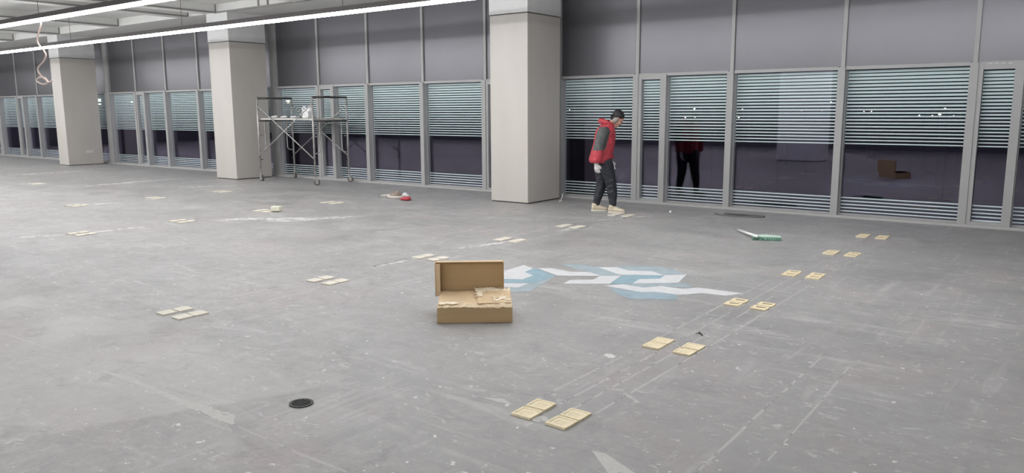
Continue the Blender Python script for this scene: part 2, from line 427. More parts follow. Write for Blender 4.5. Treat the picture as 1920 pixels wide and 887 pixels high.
decal('cement_patch', [fl(1128,664),fl(1140,661),fl(1156,668),fl(1150,672),fl(1132,670)], SMEAR)
decal('glue_disc', [fl(1012,786)+Vector((0.045*math.cos(a/16*6.283),0.045*math.sin(a/16*6.283),0)) for a in range(16)], FILL, 0.0016)
ribbon('chalk_line', [(-3.2,6.9),(-2.3,6.82),(-1.56,6.85),(-0.3,6.86),(1.5,6.88)], [0.02,0.018,0.018,0.018,0.018], CHALK)
for x in (-2.40,-2.26,-2.16,-2.03):
    ribbon('chalk_line', [(x,3.42),(x+0.01,5.2),(x,7.2),(x+0.01,10.4)], [0.02,0.014,0.014,0.014,0.014], CHALK)
for x in (-5.97,-5.60):
    ribbon('chalk_line', [(x,3.4),(x+0.02,5.2),(x,7.2),(x+0.01,11.2)], [0.025,0.03,0.03,0.04,0.03], CHALK)
ribbon('chalk_line', [(-1.31,2.9),(-1.33,4.1),(-1.34,5.3)], [0.012,0.02,0.012], CHALK)
ribbon('chalk_line', [(-1.10,3.4),(-1.12,4.4),(-1.15,5.1)], [0.01,0.014,0.012], CHALK)
for a, b_, wd in [((400,413),(600,408),0.30),((490,416),(700,404),0.20),((120,386),(215,380),0.22),((150,350),(330,335),0.3),((0,330),(190,318),0.3),
                ((1110,414),(1230,404),0.10),((1045,433),(1110,424),0.10),((860,466),(960,452),0.12),((700,500),(790,482),0.14),((330,352),(480,346),0.2),
                ((20,447),(120,440),0.1),((150,438),(300,422),0.12)]:
    A, B = fl(*a), fl(*b_)
    ribbon('plaster_smear', [A, A.lerp(B,0.33)+Vector((0,random.uniform(-.05,.05),0)), A.lerp(B,0.66), B], [0.02,wd,wd*0.8,0.02], SMEAR, 0.7)

# floor emblem
EM_W = mat('emblem_white', (0.57,0.58,0.59), 0.6, var=0.06, vscale=12)
EM_B = mat('emblem_blue', (0.235,0.355,0.41), 0.6, var=0.10, vscale=12)
EM_M = mat('emblem_mid_blue', (0.27,0.36,0.41), 0.6, var=0.12, vscale=9)
EM_L = mat('emblem_pale_blue', (0.30,0.365,0.395), 0.6, var=0.12, vscale=9)
em = empty('floor_emblem', fl(1120,530)); tag(em, 'blue and white emblem of angular bands painted on the concrete behind the cardboard box', 'emblem')
eo = em.location.copy()
def em_poly(name, pts, m_, z):
    ps = [fl(920+a/3.84, 470+b_/3.84)-eo for a,b_ in pts]
    MB().prism([(p.x,p.y) for p in ps], 0.0003, z).build(name, m_, em)
em_poly('pale_blue_band', [(310,235),(465,185),(430,208),(275,300),(110,298),(-410,318),(-415,290),(-100,270),(195,268),(275,237)], EM_L, 0.0012)
em_poly('blue_band', [(245,155),(305,128),(350,135),(465,185),(310,235),(105,234),(-60,234),(-60,207),(230,208),(303,180)], EM_B, 0.0016)
em_poly('white_band', [(105,145),(240,105),(305,128),(245,155),(303,180),(230,208),(105,205),(-80,205),(-40,180)], EM_W, 0.0020)
em_poly('white_band', [(105,235),(275,237),(195,268),(105,262),(-100,262),(-60,235)], EM_W, 0.0020)
em_poly('white_band', [(340,128),(440,128),(570,153),(710,155),(792,183),(560,182),(480,180)], EM_W, 0.0020)
em_poly('white_band', [(790,183),(938,183),(855,240),(522,240),(570,213),(738,210)], EM_W, 0.0020)
em_poly('pale_blue_band', [(500,95),(650,100),(778,121),(930,178),(935,183),(790,182),(710,155),(600,130)], EM_L, 0.0012)
em_poly('white_band', [(773,120),(898,120),(1000,145),(1165,150),(1250,178),(1010,175),(930,175)], EM_W, 0.0020)
em_poly('white_band', [(1253,178),(1412,172),(1350,233),(1022,238),(1068,207),(1220,203)], EM_W, 0.0020)
em_poly('blue_band', [(938,183),(1010,176),(1252,178),(1220,203),(1068,207),(1022,238),(860,241)], EM_B, 0.0016)
em_poly('pale_blue_band', [(940,108),(1200,116),(1320,138),(1395,171),(1255,177),(1165,150),(1000,145),(900,120)], EM_L, 0.0012)
em_poly('blue_band', [(870,242),(1350,234),(1445,242),(1430,268),(1240,256),(1100,268),(1000,250)], EM_L, 0.0014)
em_poly('white_band', [(820,253),(950,243),(1100,268),(1230,255),(1380,277),(1500,267),(1818,310),(1690,326),(1520,307),(1360,320),(1190,298),(1080,300)], EM_W, 0.0020)
em_poly('blue_band', [(860,268),(1080,300),(1190,298),(1340,320),(1345,354),(1010,350),(920,320)], EM_M, 0.0016)

# ================================================================== FLOOR PADS
PADM = mat('yellow_pad', (0.78,0.68,0.46), 0.55, var=0.10, vscale=25, bump=0.2, bscale=80)
PADP = mat('pale_pad', (0.68,0.64,0.55), 0.6, var=0.07, vscale=25)
PADR = mat('pad_relief', (0.72,0.62,0.41), 0.6, var=0.12, vscale=40)
def rsq(w_, h_, r, k=3):
    out = []
    for cx, cy, a0 in ((w_-r,h_-r,0),(-w_+r,h_-r,90),(-w_+r,-h_+r,180),(w_-r,-h_+r,270)):
        for i in range(k+1):
            a = math.radians(a0+90*i/k); out.append((cx+r*math.cos(a), cy+r*math.sin(a)))
    return out
def pad_mesh(rim):
    o = rsq(0.064,0.060,0.008); n = len(o); mb = MB()
    if not rim: return MB().prism(o,0,0.011).mesh('pad')
    i1 = rsq(0.050,0.046,0.006)
    vs = [(x,y,0) for x,y in o]+[(x,y,0.012) for x,y in o]+[(x,y,0.012) for x,y in i1]+[(x*0.97,y*0.97,0.0092) for x,y in i1]
    fs = [tuple(range(n-1,-1,-1)), tuple(range(3*n,4*n))]
    for a in range(3): fs += [(a*n+k,a*n+(k+1)%n,(a+1)*n+(k+1)%n,(a+1)*n+k) for k in range(n)]
    return mb.add(vs,fs).mesh('pad')
pad_y, pad_p = pad_mesh(True), pad_mesh(False)
rel = [MB().box((-0.03,-0.028,0.0075),(0.028,-0.018,0.0098)).box((-0.03,-0.018,0.0075),(-0.02,0.02,0.0098)).box((-0.005,-0.008,0.0075),(0.02,0.004,0.0098)).mesh('relief'),
       MB().box((0.012,-0.045,0.0075),(0.017,0.045,0.0096)).box((-0.035,-0.03,0.0075),(-0.005,-0.024,0.0096)).mesh('relief'),
       MB().box((-0.035,0.01,0.0075),(0.03,0.02,0.0098)).box((-0.01,-0.03,0.0075),(0.03,-0.02,0.0098)).box((0.02,-0.02,0.0075),(0.03,0.012,0.0098)).mesh('relief')]
HOLM = mat('brown_hollow', (0.30,0.235,0.165), 0.8, var=0.2, vscale=30)
hollow = MB().prism(rsq(0.040,0.017,0.006),0.0085,0.0105).mesh('hollow')
for v in hollow.vertices: v.co.y += 0.016; v.co.x += 0.004
YR = [3.267,4.75,6.18,7.62,9.01,10.45]
ORD = ['nearest','second','third','fourth','fifth','farthest']
rows = [(-2.21,[0,1,2,3,4,5],'right-hand row',True),(-5.78,[0,1,2,3,4,5],'row passing the box and the person',False),
        (-10.75,[1,2,3,4,5],'row running toward the scaffold',False),(-14.1,[2,3,4],'far row left of the scaffold',False),(-19.2,[3],None,False)]
POS = {(0,0):'leftmost',(0,1):'rear',(1,0):'front',(1,1):'rightmost'}
for rx, ks, rname, yellow in rows:
    for q, k in enumerate(ks):
        for (ix, iy), pn in POS.items():
            p = (rx+(-0.112 if ix==0 else 0.112)+random.uniform(-.004,.004), YR[k]+(-0.068 if iy==0 else 0.068)+random.uniform(-.004,.004), 0)
            if rname is None: lab = '%s pale pad of the four lying farthest left on the floor' % pn
            else:
                o_ = ORD[q] if q < len(ks)-1 else 'farthest'
                lab = '%s %s pad of the %s cluster in the %s' % (pn, 'yellow' if yellow else 'pale', o_, rname)
            if yellow or (rx == -5.78 and k >= 3 and False):
                t = empty('floor_pad', p, random.uniform(-0.04,0.04))
                link('plate', pad_y, PADM, t)
                link('relief', random.choice(rel), PADR, t)
                if k >= 2: link('hollow', hollow, HOLM, t)
            else:
                t = link('floor_pad', pad_p, PADP, None, loc=p); t.rotation_euler.z = random.uniform(-0.05,0.05)
            tag(t, lab, 'floor pad', 'square pads set out in fours on the floor')

# ================================================================== CARDBOARD BOX
CARD = mat('cardboard', (0.48,0.335,0.175), 0.75, var=0.06, vscale=6, stretch=(0.3,1,3))
CARDL = mat('cardboard_outer', (0.70,0.53,0.33), 0.7, var=0.05, vscale=5)
TORN = mat('torn_paper', (0.74,0.60,0.41), 0.85, var=0.10, vscale=30, bump=0.5, bscale=90)
FLp, FRp = fl(820,607), fl(961,605)
e = (FRp-FLp); BW = e.length; ang = math.atan2(e.y,e.x)
bx = empty('cardboard_box', (FLp+FRp)/2, ang); tag(bx, 'open brown cardboard box with raised lid and torn crumpled top on the floor', 'box')
hw, BD, BH = BW/2, 0.40, 0.125
T = 0.006
MB().box((-hw,0,0.002),(hw,T,BH)).build('front_panel', CARD, bx, bevel=0.002)
MB().box((-hw,T,0.002),(-hw+T,BD,BH)).build('side_panel', CARD, bx)
MB().box((hw-T,T,0.002),(hw,BD,BH)).build('side_panel', CARD, bx)
MB().box((-hw,BD-T,0.002),(hw,BD,BH+0.02)).build('back_panel', CARD, bx)
MB().box((-hw+T,T,0.002),(hw-T,BD-T,T+0.002)).build('bottom_panel', CARD, bx)
def top_sheet(x0, x1, y0, y1, z0, z1, amp, nx=28, ny=18, ragged=0.02):
    from mathutils import noise as nz
    vs, fs = [], []
    for j in range(ny+1):
        for i in range(nx+1):
            u, v = i/nx, j/ny
            x = x0+(x1-x0)*u; y = y0+(y1-y0)*v
            if j in (0,ny): y += (nz.noise(Vector((x*26,3+j,1)))+0.6*nz.noise(Vector((x*70,5+j,1))))*ragged*(1 if j == 0 or ragged > 0.025 else 0)
            if ragged > 0.025 and i in (0,nx): x += nz.noise(Vector((y*60,7,i)))*0.03
            z = z0+(z1-z0)*v + amp*nz.noise(Vector((x*9,y*11,2.3))) + amp*0.5*nz.noise(Vector((x*30,y*30,5)))
            vs.append((x,y,z))
    n = nx+1
    fs = [(j*n+i,j*n+i+1,(j+1)*n+i+1,(j+1)*n+i) for j in range(ny) for i in range(nx)]
    return MB().add(vs, fs)
def sheet(mb, name, m_):
    o = mb.build(name, m_, bx, smooth=False); s_ = o.modifiers.new('solid','SOLIDIFY'); s_.thickness = 0.003; return o
sheet(top_sheet(-hw+0.003,0.03,0.05,BD-0.01,BH+0.012,BH+0.035,0.007), 'top_flap', CARDL)
sheet(top_sheet(0.02,hw-0.006,0.04,BD-0.01,BH+0.020,BH+0.055,0.007), 'top_flap', CARDL)
sheet(top_sheet(-hw+0.002,hw-0.002,-0.004,0.065,BH-0.004,BH+0.020,0.012,44,6,0.006), 'torn_edge', TORN)
def strip_poly(name, pts, m_):
    mb = MB(); mb.add(pts, [tuple(range(len(pts)))]); o = mb.build(name, m_, bx)
    s_ = o.modifiers.new('solid','SOLIDIFY'); s_.thickness = 0.003
TAPE = mat('pale_torn_tape', (0.86,0.76,0.58), 0.6, var=0.06, vscale=20)
sheet(top_sheet(0.0,hw-0.01,BD-0.075,BD-0.005,BH+0.050,BH+0.060,0.006,30,5,0.05), 'torn_tape', TAPE)
sheet(top_sheet(0.01,0.06,BD-0.20,BD-0.05,BH+0.040,BH+0.056,0.006,6,10,0.06), 'torn_tape', TAPE)
sheet(top_sheet(0.14,hw-0.02,0.10,0.16,BH+0.029,BH+0.038,0.008,24,5,0.07), 'torn_tape', TAPE)
sheet(top_sheet(-hw+0.01,-0.13,0.03,0.085,BH+0.018,BH+0.024,0.008,24,5,0.05), 'torn_tape', TAPE)
# raised lid: back sheet with returned flaps
lid0, lid1 = -hw-0.035, hw-0.055
LZ0, LZ1 = BH-0.005, 0.405
ld = MB().box((lid0,BD+0.01,LZ0),(lid1,BD+0.01+T,LZ1)).build('lid', CARD, bx, bevel=0.002)
ld.parent = bx
MB().box((lid0,BD-0.055,LZ0+0.004),(lid0+T,BD+0.01,LZ1-0.004)).box((lid0+T,BD-0.05,LZ0+0.01),(lid0+0.042,BD-0.044,LZ1-0.012)).build('side_flap', CARDL, ld)
MB().box((lid1-T,BD-0.035,LZ0+0.004),(lid1,BD+0.01,LZ1-0.012)).build('side_flap', CARD, ld)
MB().box((lid0+0.01,BD-0.035,LZ1-T),(lid1-0.004,BD+0.01,LZ1)).build('top_flap', CARDL, ld)

# ================================================================== SCAFFOLD
STEEL = mat('scaffold_steel', (0.39,0.385,0.37), 0.42, metal=0.35, var=0.25, vscale=12)
STEELD = mat('scaffold_dark', (0.07,0.065,0.062), 0.5, metal=0.2, var=0.2, vscale=12)
RUB = mat('caster_rubber', (0.11,0.10,0.095), 0.7, var=0.2, vscale=20)
PLANK = mat('pale_plank', (0.52,0.51,0.48), 0.7, var=0.12, vscale=6, stretch=(0.3,3,1))
SX0, SX1, SY0, SY1, SH = -15.50, -13.56, 10.93, 11.88, 1.90
sc = empty('mobile_scaffold', ((SX0+SX1)/2,(SY0+SY1)/2,0)); tag(sc, 'wheeled steel scaffold with cross braces and a plank platform by the windows', 'scaffold')
ox, oy = sc.location.x, sc.location.y
X0, X1, Y0, Y1 = SX0-ox, SX1-ox, SY0-oy, SY1-oy
R1 = 0.021
for x in (X0, X1):
    fr = empty('end_frame'); fr.parent = sc
    for y in (Y0, Y1):
        MB().tube([(x,y,0.16),(x,y,0.42)],0.016,8).tube([(x,y,0.30),(x,y,SH)],R1,10).build('leg', STEEL, fr, smooth=True)
        s_ = 1 if y == Y0 else -1
        MB().tube(spline([(x,y,1.40),(x,y+s_*0.16,1.40),(x,y+s_*0.17,1.32),(x,y+s_*0.17,0.80),(x,y+s_*0.13,0.71),(x,y,0.68)],5),0.013,8).tube([(x,y,1.05),(x,y+s_*0.10,1.05)],0.011,6).build('ladder_loop', STEEL, fr, smooth=True)
        for zz in (1.74,0.58): MB().ball((x,y,zz),0.022).build('brace_pin', STEELD, fr)
        for zz in (0.50,):
            MB().tube([(x,y,zz),(x,y+s_*0.07,zz)],0.012,6).build('step_peg', STEELD, fr)
    MB().tube([(x,Y0-0.005,SH-0.01),(x,Y1+0.005,SH-0.01)],0.024,10).build('top_bar', STEELD, fr, smooth=True)
    MB().tube([(x,Y0,1.38),(x,Y1,1.38)],0.018,8).build('cross_bar', STEELD, fr, smooth=True)
for y in (Y0, Y1):
    for a, b_ in (((X0,1.74),(X1,0.58)),((X1,1.74),(X0,0.58))):
        MB().tube([(a[0],y-0.02*(1 if y==Y0 else -1),a[1]),(b_[0],y-0.02*(1 if y==Y0 else -1),b_[1])],0.013,8).build('cross_brace', STEEL, sc, smooth=True)
for x in (X0, X1):
    for y in (Y0, Y1):
        cst = empty('caster', (x,y,0)); cst.parent = sc; cst.rotation_euler.z = random.uniform(-0.9,0.9)
        MB().tube([(0.03,-0.02,0.065),(0.03,0.02,0.065)],0.065,20).build('wheel', RUB, cst)
        MB().tube([(0.03,-0.022,0.065),(0.03,0.022,0.065)],0.032,14).build('wheel_hub', STEEL, cst)
        MB().box((-0.005,-0.034,0.05),(0.055,-0.028,0.145)).box((-0.005,0.028,0.05),(0.055,0.034,0.145)).box((-0.03,-0.034,0.135),(0.055,0.034,0.15)).tube([(0,0,0.145),(0,0,0.19)],0.018,8).build('fork', STEEL, cst)
for k in range(3):
    yy = Y0+0.05+k*0.30
    MB().box((X0+0.03,yy,1.40),(X1-0.03,yy+0.27,1.44)).build('plank', PLANK, sc, bevel=0.004)
# things on the platform
BAGW = mat('white_plastic', (0.72,0.72,0.73), 0.4, var=0.06, vscale=20)
PZ = 1.44
def world_on(px, y, z=PZ):
    p = at_y(px, 230, y); return Vector((p.x, y, z))
b0 = world_on(574, 11.25)
bm_ = MB()
bm_.box((-0.02,-0.08,0.005),(0.17,0.08,0.15)).ball((0.05,0,0.15),(0.10,0.08,0.06)).ball((0.14,0.0,0.19),(0.06,0.05,0.07)).ball((0.06,0.03,0.21),(0.04,0.03,0.045))
bm_.tube(spline([(-0.055,0,0.012),(-0.065,0,0.13),(-0.10,0,0.19),(-0.07,0.01,0.245),(-0.02,0.01,0.235),(0.01,0,0.18),(-0.01,0,0.09)],5),0.020,8)
bm_.ball((-0.05,0,0.03),(0.05,0.05,0.028))
bme = blob(bm_,0.011,2)
from mathutils import noise as _nz
for v in bme.vertices:
    d_ = _nz.noise_vector(v.co*18)*0.014 + _nz.noise_vector(v.co*45)*0.006
    v.co += d_; v.co.z = max(v.co.z, 0.0)
bag = link('plastic_bag', bme, BAGW, smooth=False, loc=b0); tag(bag, 'white crumpled plastic bag with looped handle on the scaffold platform', 'bag')
bag.location.z = PZ+0.003
for px, y, sx, lab in ((533,11.2,0.07,'small white crumpled cloth at the middle of the scaffold planks'),(551,11.15,0.055,'little white paper ball between cloth and bag on the planks'),(515,11.1,0.06,'white scrap nearest the column end of the scaffold planks')):
    mb = MB().ball((0,0,0.025),(sx,0.05,0.026)).ball((sx*0.6,0.02,0.03),(sx*0.5,0.04,0.03)).ball((-sx*0.6,-0.02,0.02),(sx*0.6,0.04,0.02))
    o = link('white_scrap', blob(mb,0.008,2), BAGW, smooth=True, loc=world_on(px,y,PZ+0.004)); tag(o, lab, 'scrap')

# ================================================================== PERSON
SKIN = mat('skin', (0.52,0.30,0.23), 0.5)
HAIR = mat('black_hair', (0.012,0.011,0.012), 0.55, bump=0.6, bscale=120)
RED = mat('red_jacket', (0.46,0.045,0.062), 0.55, var=0.18, vscale=9, bump=1.0, bscale=16)
GREY = mat('grey_sleeve', (0.085,0.088,0.088), 0.65, var=0.15, vscale=10, bump=1.0, bscale=16)
PANT = mat('dark_trousers', (0.018,0.020,0.027), 0.6, var=0.25, vscale=12, bump=1.0, bscale=14)
GLOVE = mat('white_glove', (0.66,0.64,0.63), 0.8)
SHOE = mat('beige_shoe', (0.60,0.53,0.40), 0.6, var=0.08, vscale=15)
SOLE = mat('pale_sole', (0.62,0.58,0.50), 0.7)
FLEE = mat('grey_fleece', (0.36,0.34,0.31), 0.9, bump=0.8, bscale=150)
pr = empty('person', fl(1133,397), YAW); tag(pr, 'person in red padded jacket and dark trousers looking down at the floor', 'person')
# --- body (head, neck, trunk and limbs as one surface)
HP = Vector((0.185,0,1.452)); HR = Euler((0,math.radians(42),0)).to_matrix()
hb = MB()
def hd(c): return HP + HR @ Vector(c)
hb.ball(hd((-0.008,0,0.03)),(0.096,0.074,0.092),HR,24,16)
hb.ball(hd((0.03,0,-0.045)),(0.058,0.056,0.078),HR,20,14)
hb.ball(hd((0.062,0,-0.102)),(0.026,0.030,0.024),HR)
hb.tube([hd((0.086,0,0.006)),hd((0.100,0,-0.022)),hd((0.108,0,-0.036))],[0.009,0.013,0.015],10)
for s_ in (-1,1):
    hb.ball(hd((-0.005,s_*0.076,-0.02)),(0.022,0.012,0.032),HR)
    hb.ball(hd((0.070,s_*0.033,-0.025)),(0.020,0.022,0.018),HR)
hb.ball(hd((0.078,0,0.022)),(0.016,0.048,0.012),HR)
hb.ball(hd((0.083,0,-0.070)),(0.012,0.024,0.008),HR); hb.ball(hd((0.080,0,-0.083)),(0.011,0.020,0.007),HR)
hb.tube([(0.02,0,1.26),(0.07,0,1.34),(0.14,0,1.42)],[0.075,0.062,0.058],16)
hb.loft([((-0.05,0,0.80),(0.10,0.15)),((-0.04,0,0.92),(0.10,0.14)),((-0.02,0,1.10),(0.11,0.16)),((0.0,0,1.26),(0.10,0.17)),((0.02,0,1.32),(0.07,0.12))])
RA = [(-0.035,-0.19,1.285),(-0.135,-0.305,1.035),(-0.165,-0.315,0.80)]
LA = [(0.015,0.19,1.285),(0.045,0.255,1.05),(0.115,0.22,0.81)]
RL = [(-0.02,-0.095,0.84),(0.085,-0.10,0.46),(0.115,-0.13,0.09)]
LL = [(-0.045,0.095,0.84),(-0.035,0.10,0.45),(-0.125,0.11,0.09)]
for A in (RA, LA): hb.tube(A,[0.052,0.042,0.030],12)
for A in (RL, LL): hb.tube(A,[0.085,0.058,0.040],12)
body = link('body', blob(hb,0.0075,4), SKIN, pr, smooth=True)
for s_ in (-1,1):
    MB().ball(hd((0.083,s_*0.032,-0.004)),(0.010,0.012,0.006),HR,10,6).build('eye', mat('dark_eye',(0.015,0.01,0.01),0.3), body, smooth=True)
hh = MB(); hh.ball(hd((-0.022,0,0.05)),(0.100,0.083,0.088),HR,24,16); hh.ball(hd((-0.055,0,-0.015)),(0.058,0.070,0.065),HR); hh.ball(hd((0.020,0,0.080)),(0.052,0.060,0.034),HR)
link('hair', blob(hh,0.008,3), HAIR, pr, smooth=True)
MB().ball(hd((-0.025,-0.088,-0.045)),(0.038,0.022,0.046),HR).build('ear_muff', FLEE, pr, smooth=True)
MB().ball(hd((-0.025,0.088,-0.045)),(0.038,0.022,0.046),HR).build('ear_muff', FLEE, pr, smooth=True)
MB().tube(spline([hd((-0.025,-0.094,-0.045)),hd((-0.095,-0.066,-0.03)),hd((-0.118,0,-0.02)),hd((-0.095,0.066,-0.03)),hd((-0.025,0.094,-0.045))],5),0.011,8).build('muff_band', HAIR, pr, smooth=True)
# --- jacket
jk = MB()
jk.loft([((-0.075,0,0.775),(0.165,0.205)),((-0.07,0,0.83),(0.185,0.215)),((-0.045,0,0.95),(0.175,0.205)),((-0.015,0,1.08),(0.168,0.205)),((0.0,0,1.20),(0.165,0.21)),((0.005,0,1.29),(0.145,0.20)),((0.025,0,1.35),(0.105,0.14)),((0.055,0,1.385),(0.085,0.095))],28)
jk.tube(spline([(-0.03,-0.165,1.30),(-0.085,-0.255,1.20),RA[1],(-0.16,-0.318,0.92),(-0.168,-0.315,0.795)],5),[0.075,0.085,0.09,0.09,0.09,0.088,0.084,0.08,0.078,0.078,0.078,0.079,0.080,0.080,0.081,0.082,0.083,0.084,0.084,0.080,0.072],16)
jk.tube(spline([(0.0,0.165,1.30),(0.03,0.235,1.20),LA[1],(0.08,0.245,0.93),(0.11,0.225,0.815)],5),[0.075,0.085,0.09,0.09,0.088,0.085,0.084,0.08,0.078,0.077,0.076,0.075,0.074,0.073,0.072,0.071,0.070,0.068,0.066,0.064,0.06],16)
# hood rolled behind the neck, collar
hood = spline([(0.10,-0.075,1.355),(0.01,-0.112,1.395),(-0.05,-0.075,1.415),(-0.068,0,1.42),(-0.05,0.075,1.415),(0.01,0.112,1.395),(0.10,0.075,1.355)],5)
jk.tube(hood,[0.034+0.014*math.sin(math.pi*i/(len(hood)-1)) for i in range(len(hood))],12)
# padded folds

jme = blob(jk,0.011,3)
jo = link('jacket', jme, [RED,GREY,HAIR], pr, smooth=True)
for p in jme.polygons:
    c = p.center
    if c.y < -0.195 and 0.985 < c.z < 1.335 and c.x < 0.06-(1.3-c.z)*0.25: p.material_index = 1
    if c.y > 0.18 and 0.985 < c.z < 1.335: p.material_index = 1
    if c.z > 1.37 and (c.x+0.0)**2+c.y**2 < 0.085**2: p.material_index = 2
lg = MB().ball((0.135,-0.085,1.19),(0.010,0.012,0.010)).build('chest_badge', GLOVE, pr)
# --- trousers
tr = MB()
tr.loft([((-0.06,0,0.70),(0.10,0.15)),((-0.055,0,0.80),(0.135,0.175)),((-0.05,0,0.88),(0.135,0.17))])
tr.tube(spline([(-0.015,-0.092,0.82),(0.035,-0.098,0.66),RL[1],(0.11,-0.115,0.28),(0.118,-0.128,0.10)],5),[0.115,0.114,0.113,0.112,0.110,0.106,0.102,0.098,0.094,0.09,0.087,0.084,0.082,0.080,0.078,0.075,0.070,0.064,0.058,0.054,0.054],16)
tr.tube(spline([(-0.05,0.092,0.82),(-0.045,0.10,0.66),LL[1],(-0.075,0.105,0.28),(-0.122,0.11,0.10)],5),[0.115,0.114,0.113,0.112,0.110,0.106,0.102,0.098,0.094,0.09,0.087,0.084,0.082,0.080,0.078,0.075,0.070,0.064,0.058,0.054,0.054],16)
for zz in (0.50,0.42,0.33):
    tr.tube([(0.03,-0.17,zz-0.02),(0.10,-0.19,zz),(0.16,-0.13,zz+0.02)],0.014,6)
link('trousers', blob(tr,0.010,3), PANT, pr, smooth=True)
# --- gloved hands with five fingers
def hand(name, wrist, fdir, side, tdir):
    f = Vector(fdir).normalized(); s_ = Vector(side); s_ = (s_-f*s_.dot(f)).normalized(); n_ = f.cross(s_)
    t_ = Vector(tdir).normalized(); W = Vector(wrist); mb = MB()
    mb.loft([(W-f*0.03, s_*0.030, n_*0.024),(W+f*0.01, s_*0.034, n_*0.022),(W+f*0.05, s_*0.043, n_*0.020),(W+f*0.088, s_*0.042, n_*0.017)],14)
    for k,(o_,ln) in enumerate(((-0.031,0.066),(-0.0105,0.076),(0.0105,0.072),(0.031,0.056))):
        b_ = W+f*0.080+s_*o_
        curl = t_*0.9
        p1 = b_+f*ln*0.45+curl*ln*0.10; p2 = p1+(f*0.75+curl*0.6).normalized()*ln*0.33; p3 = p2+(f*0.35+curl).normalized()*ln*0.28
        mb.tube([b_-f*0.01,p1,p2,p3],[0.0098,0.0095,0.009,0.0075],8)
    th = W+f*0.03-s_*0.036
    mb.tube([th,th-s_*0.018+f*0.028+t_*0.008,th-s_*0.014+f*0.055+t_*0.016],[0.013,0.0115,0.009],8)
    return link(name, blob(mb,0.0045,1), GLOVE, pr, smooth=True)
hand('glove',(-0.165,-0.312,0.775),(0.12,0.05,-1),(-1,0.15,0),(0.5,0.8,0))
hand('glove',(0.118,0.215,0.79),(0.25,-0.1,-1),(-1,-0.2,0),(0.3,-0.8,0))
# --- shoes
def shoe(heel, toe):
    heel, toe = Vector(heel), Vector(toe); f = (toe-heel); Ln = f.length; f.normalize(); s_ = Vector((-f.y,f.x,0)); u = Vector((0,0,1))
    def P(a,z): return heel+f*Ln*a+u*z
    mb = MB()
    mb.loft([(P(0.02,0.055), s_*0.030, u*0.040),(P(0.12,0.065), s_*0.038, u*0.055),(P(0.28,0.066), s_*0.040, u*0.056),(P(0.45,0.055), s_*0.043, u*0.044),(P(0.65,0.045), s_*0.048, u*0.032),(P(0.85,0.040), s_*0.045, u*0.026),(P(0.97,0.034), s_*0.026, u*0.018)],16)
    mb.tube([P(0.22,0.08),P(0.23,0.125)],[0.050,0.052],14)
    so_ = link('shoe', blob(mb,0.007,2), SHOE, pr, smooth=True)
    pts = [(0.0,0.6),(0.05,0.75),(0.2,0.8),(0.4,0.82),(0.65,1.0),(0.85,0.95),(0.95,0.65),(1.0,0.2)]
    poly = [heel+f*Ln*a+s_*0.05*b_ for a,b_ in pts]+[heel+f*Ln*a-s_*0.05*b_ for a,b_ in pts[::-1]]
    MB().prism([(q.x,q.y) for q in poly],0.0005,0.024).build('sole', SOLE, so_)
    MB().tube([P(0.40,0.098)-s_*0.025,P(0.42,0.103)+s_*0.025],0.004,6).tube([P(0.47,0.09)-s_*0.025,P(0.49,0.095)+s_*0.025],0.004,6).tube([P(0.54,0.082)-s_*0.025,P(0.56,0.085)+s_*0.025],0.004,6).build('laces', SOLE, so_)
shoe((0.05,-0.105,0),(0.305,-0.20,0)); shoe((-0.195,0.11,0),(0.08,0.10,0))

# ================================================================== SMALL THINGS ON THE FLOOR
# broom
GRN = mat('green_broom', (0.12,0.25,0.185), 0.6, var=0.35, vscale=20)
GRNL = mat('pale_green_broom', (0.48,0.62,0.53), 0.55, var=0.15, vscale=15)
h0, h1 = fl(1384,431,0.02), fl(1420,443.5,0.055)
g0, g1 = fl(1411,449), fl(1464,451)
bro = empty('broom', fl(1430,449)); tag(bro, 'green broom head with a short white handle lying on the floor', 'broom')
bl = bro.location.copy()
MB().tube([h0-bl,h1-bl],0.016,10).build('handle', mat('white_handle',(0.82,0.82,0.80),0.4), bro, smooth=True)
a, b_ = g0-bl, g1-bl; dd = (b_-a).normalized(); nn = Vector((-dd.y,dd.x,0))
hdm = MB(); n = 10; secs = []
for i in range(n+1):
    u = i/n; c = a.lerp(b_,u)+Vector((0,0,0.043)); hgt = 0.016+0.010*math.sin(math.pi*min(1,u*1.1)); secs.append((c, nn*0.045, Vector((0,0,hgt))))
hdm.loft(secs,10).build('head_block', GRNL, bro, smooth=True)
br = MB()
for i in range(46):
    for j in range(5):
        c = a.lerp(b_,(i+0.5)/46)+nn*(-0.04+0.02*j)
        q = c+Vector((random.uniform(-.012,.012),random.uniform(-.012,.012),0))-nn*0.02
        br.tube([c+Vector((0,0,0.04)),q+Vector((0,0,0.002))],[0.006,0.004],4)
bo = br.build('bristles', GRN, bro); bo['kind'] = 'stuff'
# floor drain
dp = fl(565,757); dr = empty('floor_drain', dp); tag(dr, 'round black floor drain set in the concrete at lower left', 'drain')
BLK = mat('black_iron', (0.018,0.018,0.018), 0.6, var=0.3, vscale=30)
ring = []
mb = MB()
n = 28
for rr, z in ((0.066,0.001),(0.066,0.006),(0.052,0.006),(0.050,0.001)):
    ring.append([(rr*math.cos(6.2832*k/n), rr*math.sin(6.2832*k/n), z) for k in range(n)])
vs = sum(ring,[]); fs = [(a_*n+k,a_*n+(k+1)%n,(a_+1)*n+(k+1)%n,(a_+1)*n+k) for a_ in range(3) for k in range(n)]
mb.add(vs,fs).build('ring', BLK, dr)
MB().tube([(0,0,0.0004),(0,0,0.0012)],0.051,24).build('well', mat('drain_well',(0.006,0.006,0.006),0.9), dr)
for k in range(5):
    x = -0.036+0.018*k; hl = math.sqrt(0.05**2-x*x)
    MB().box((x-0.0035,-hl,0.001),(x+0.0035,hl,0.005)).build('grate_bar', BLK, dr)
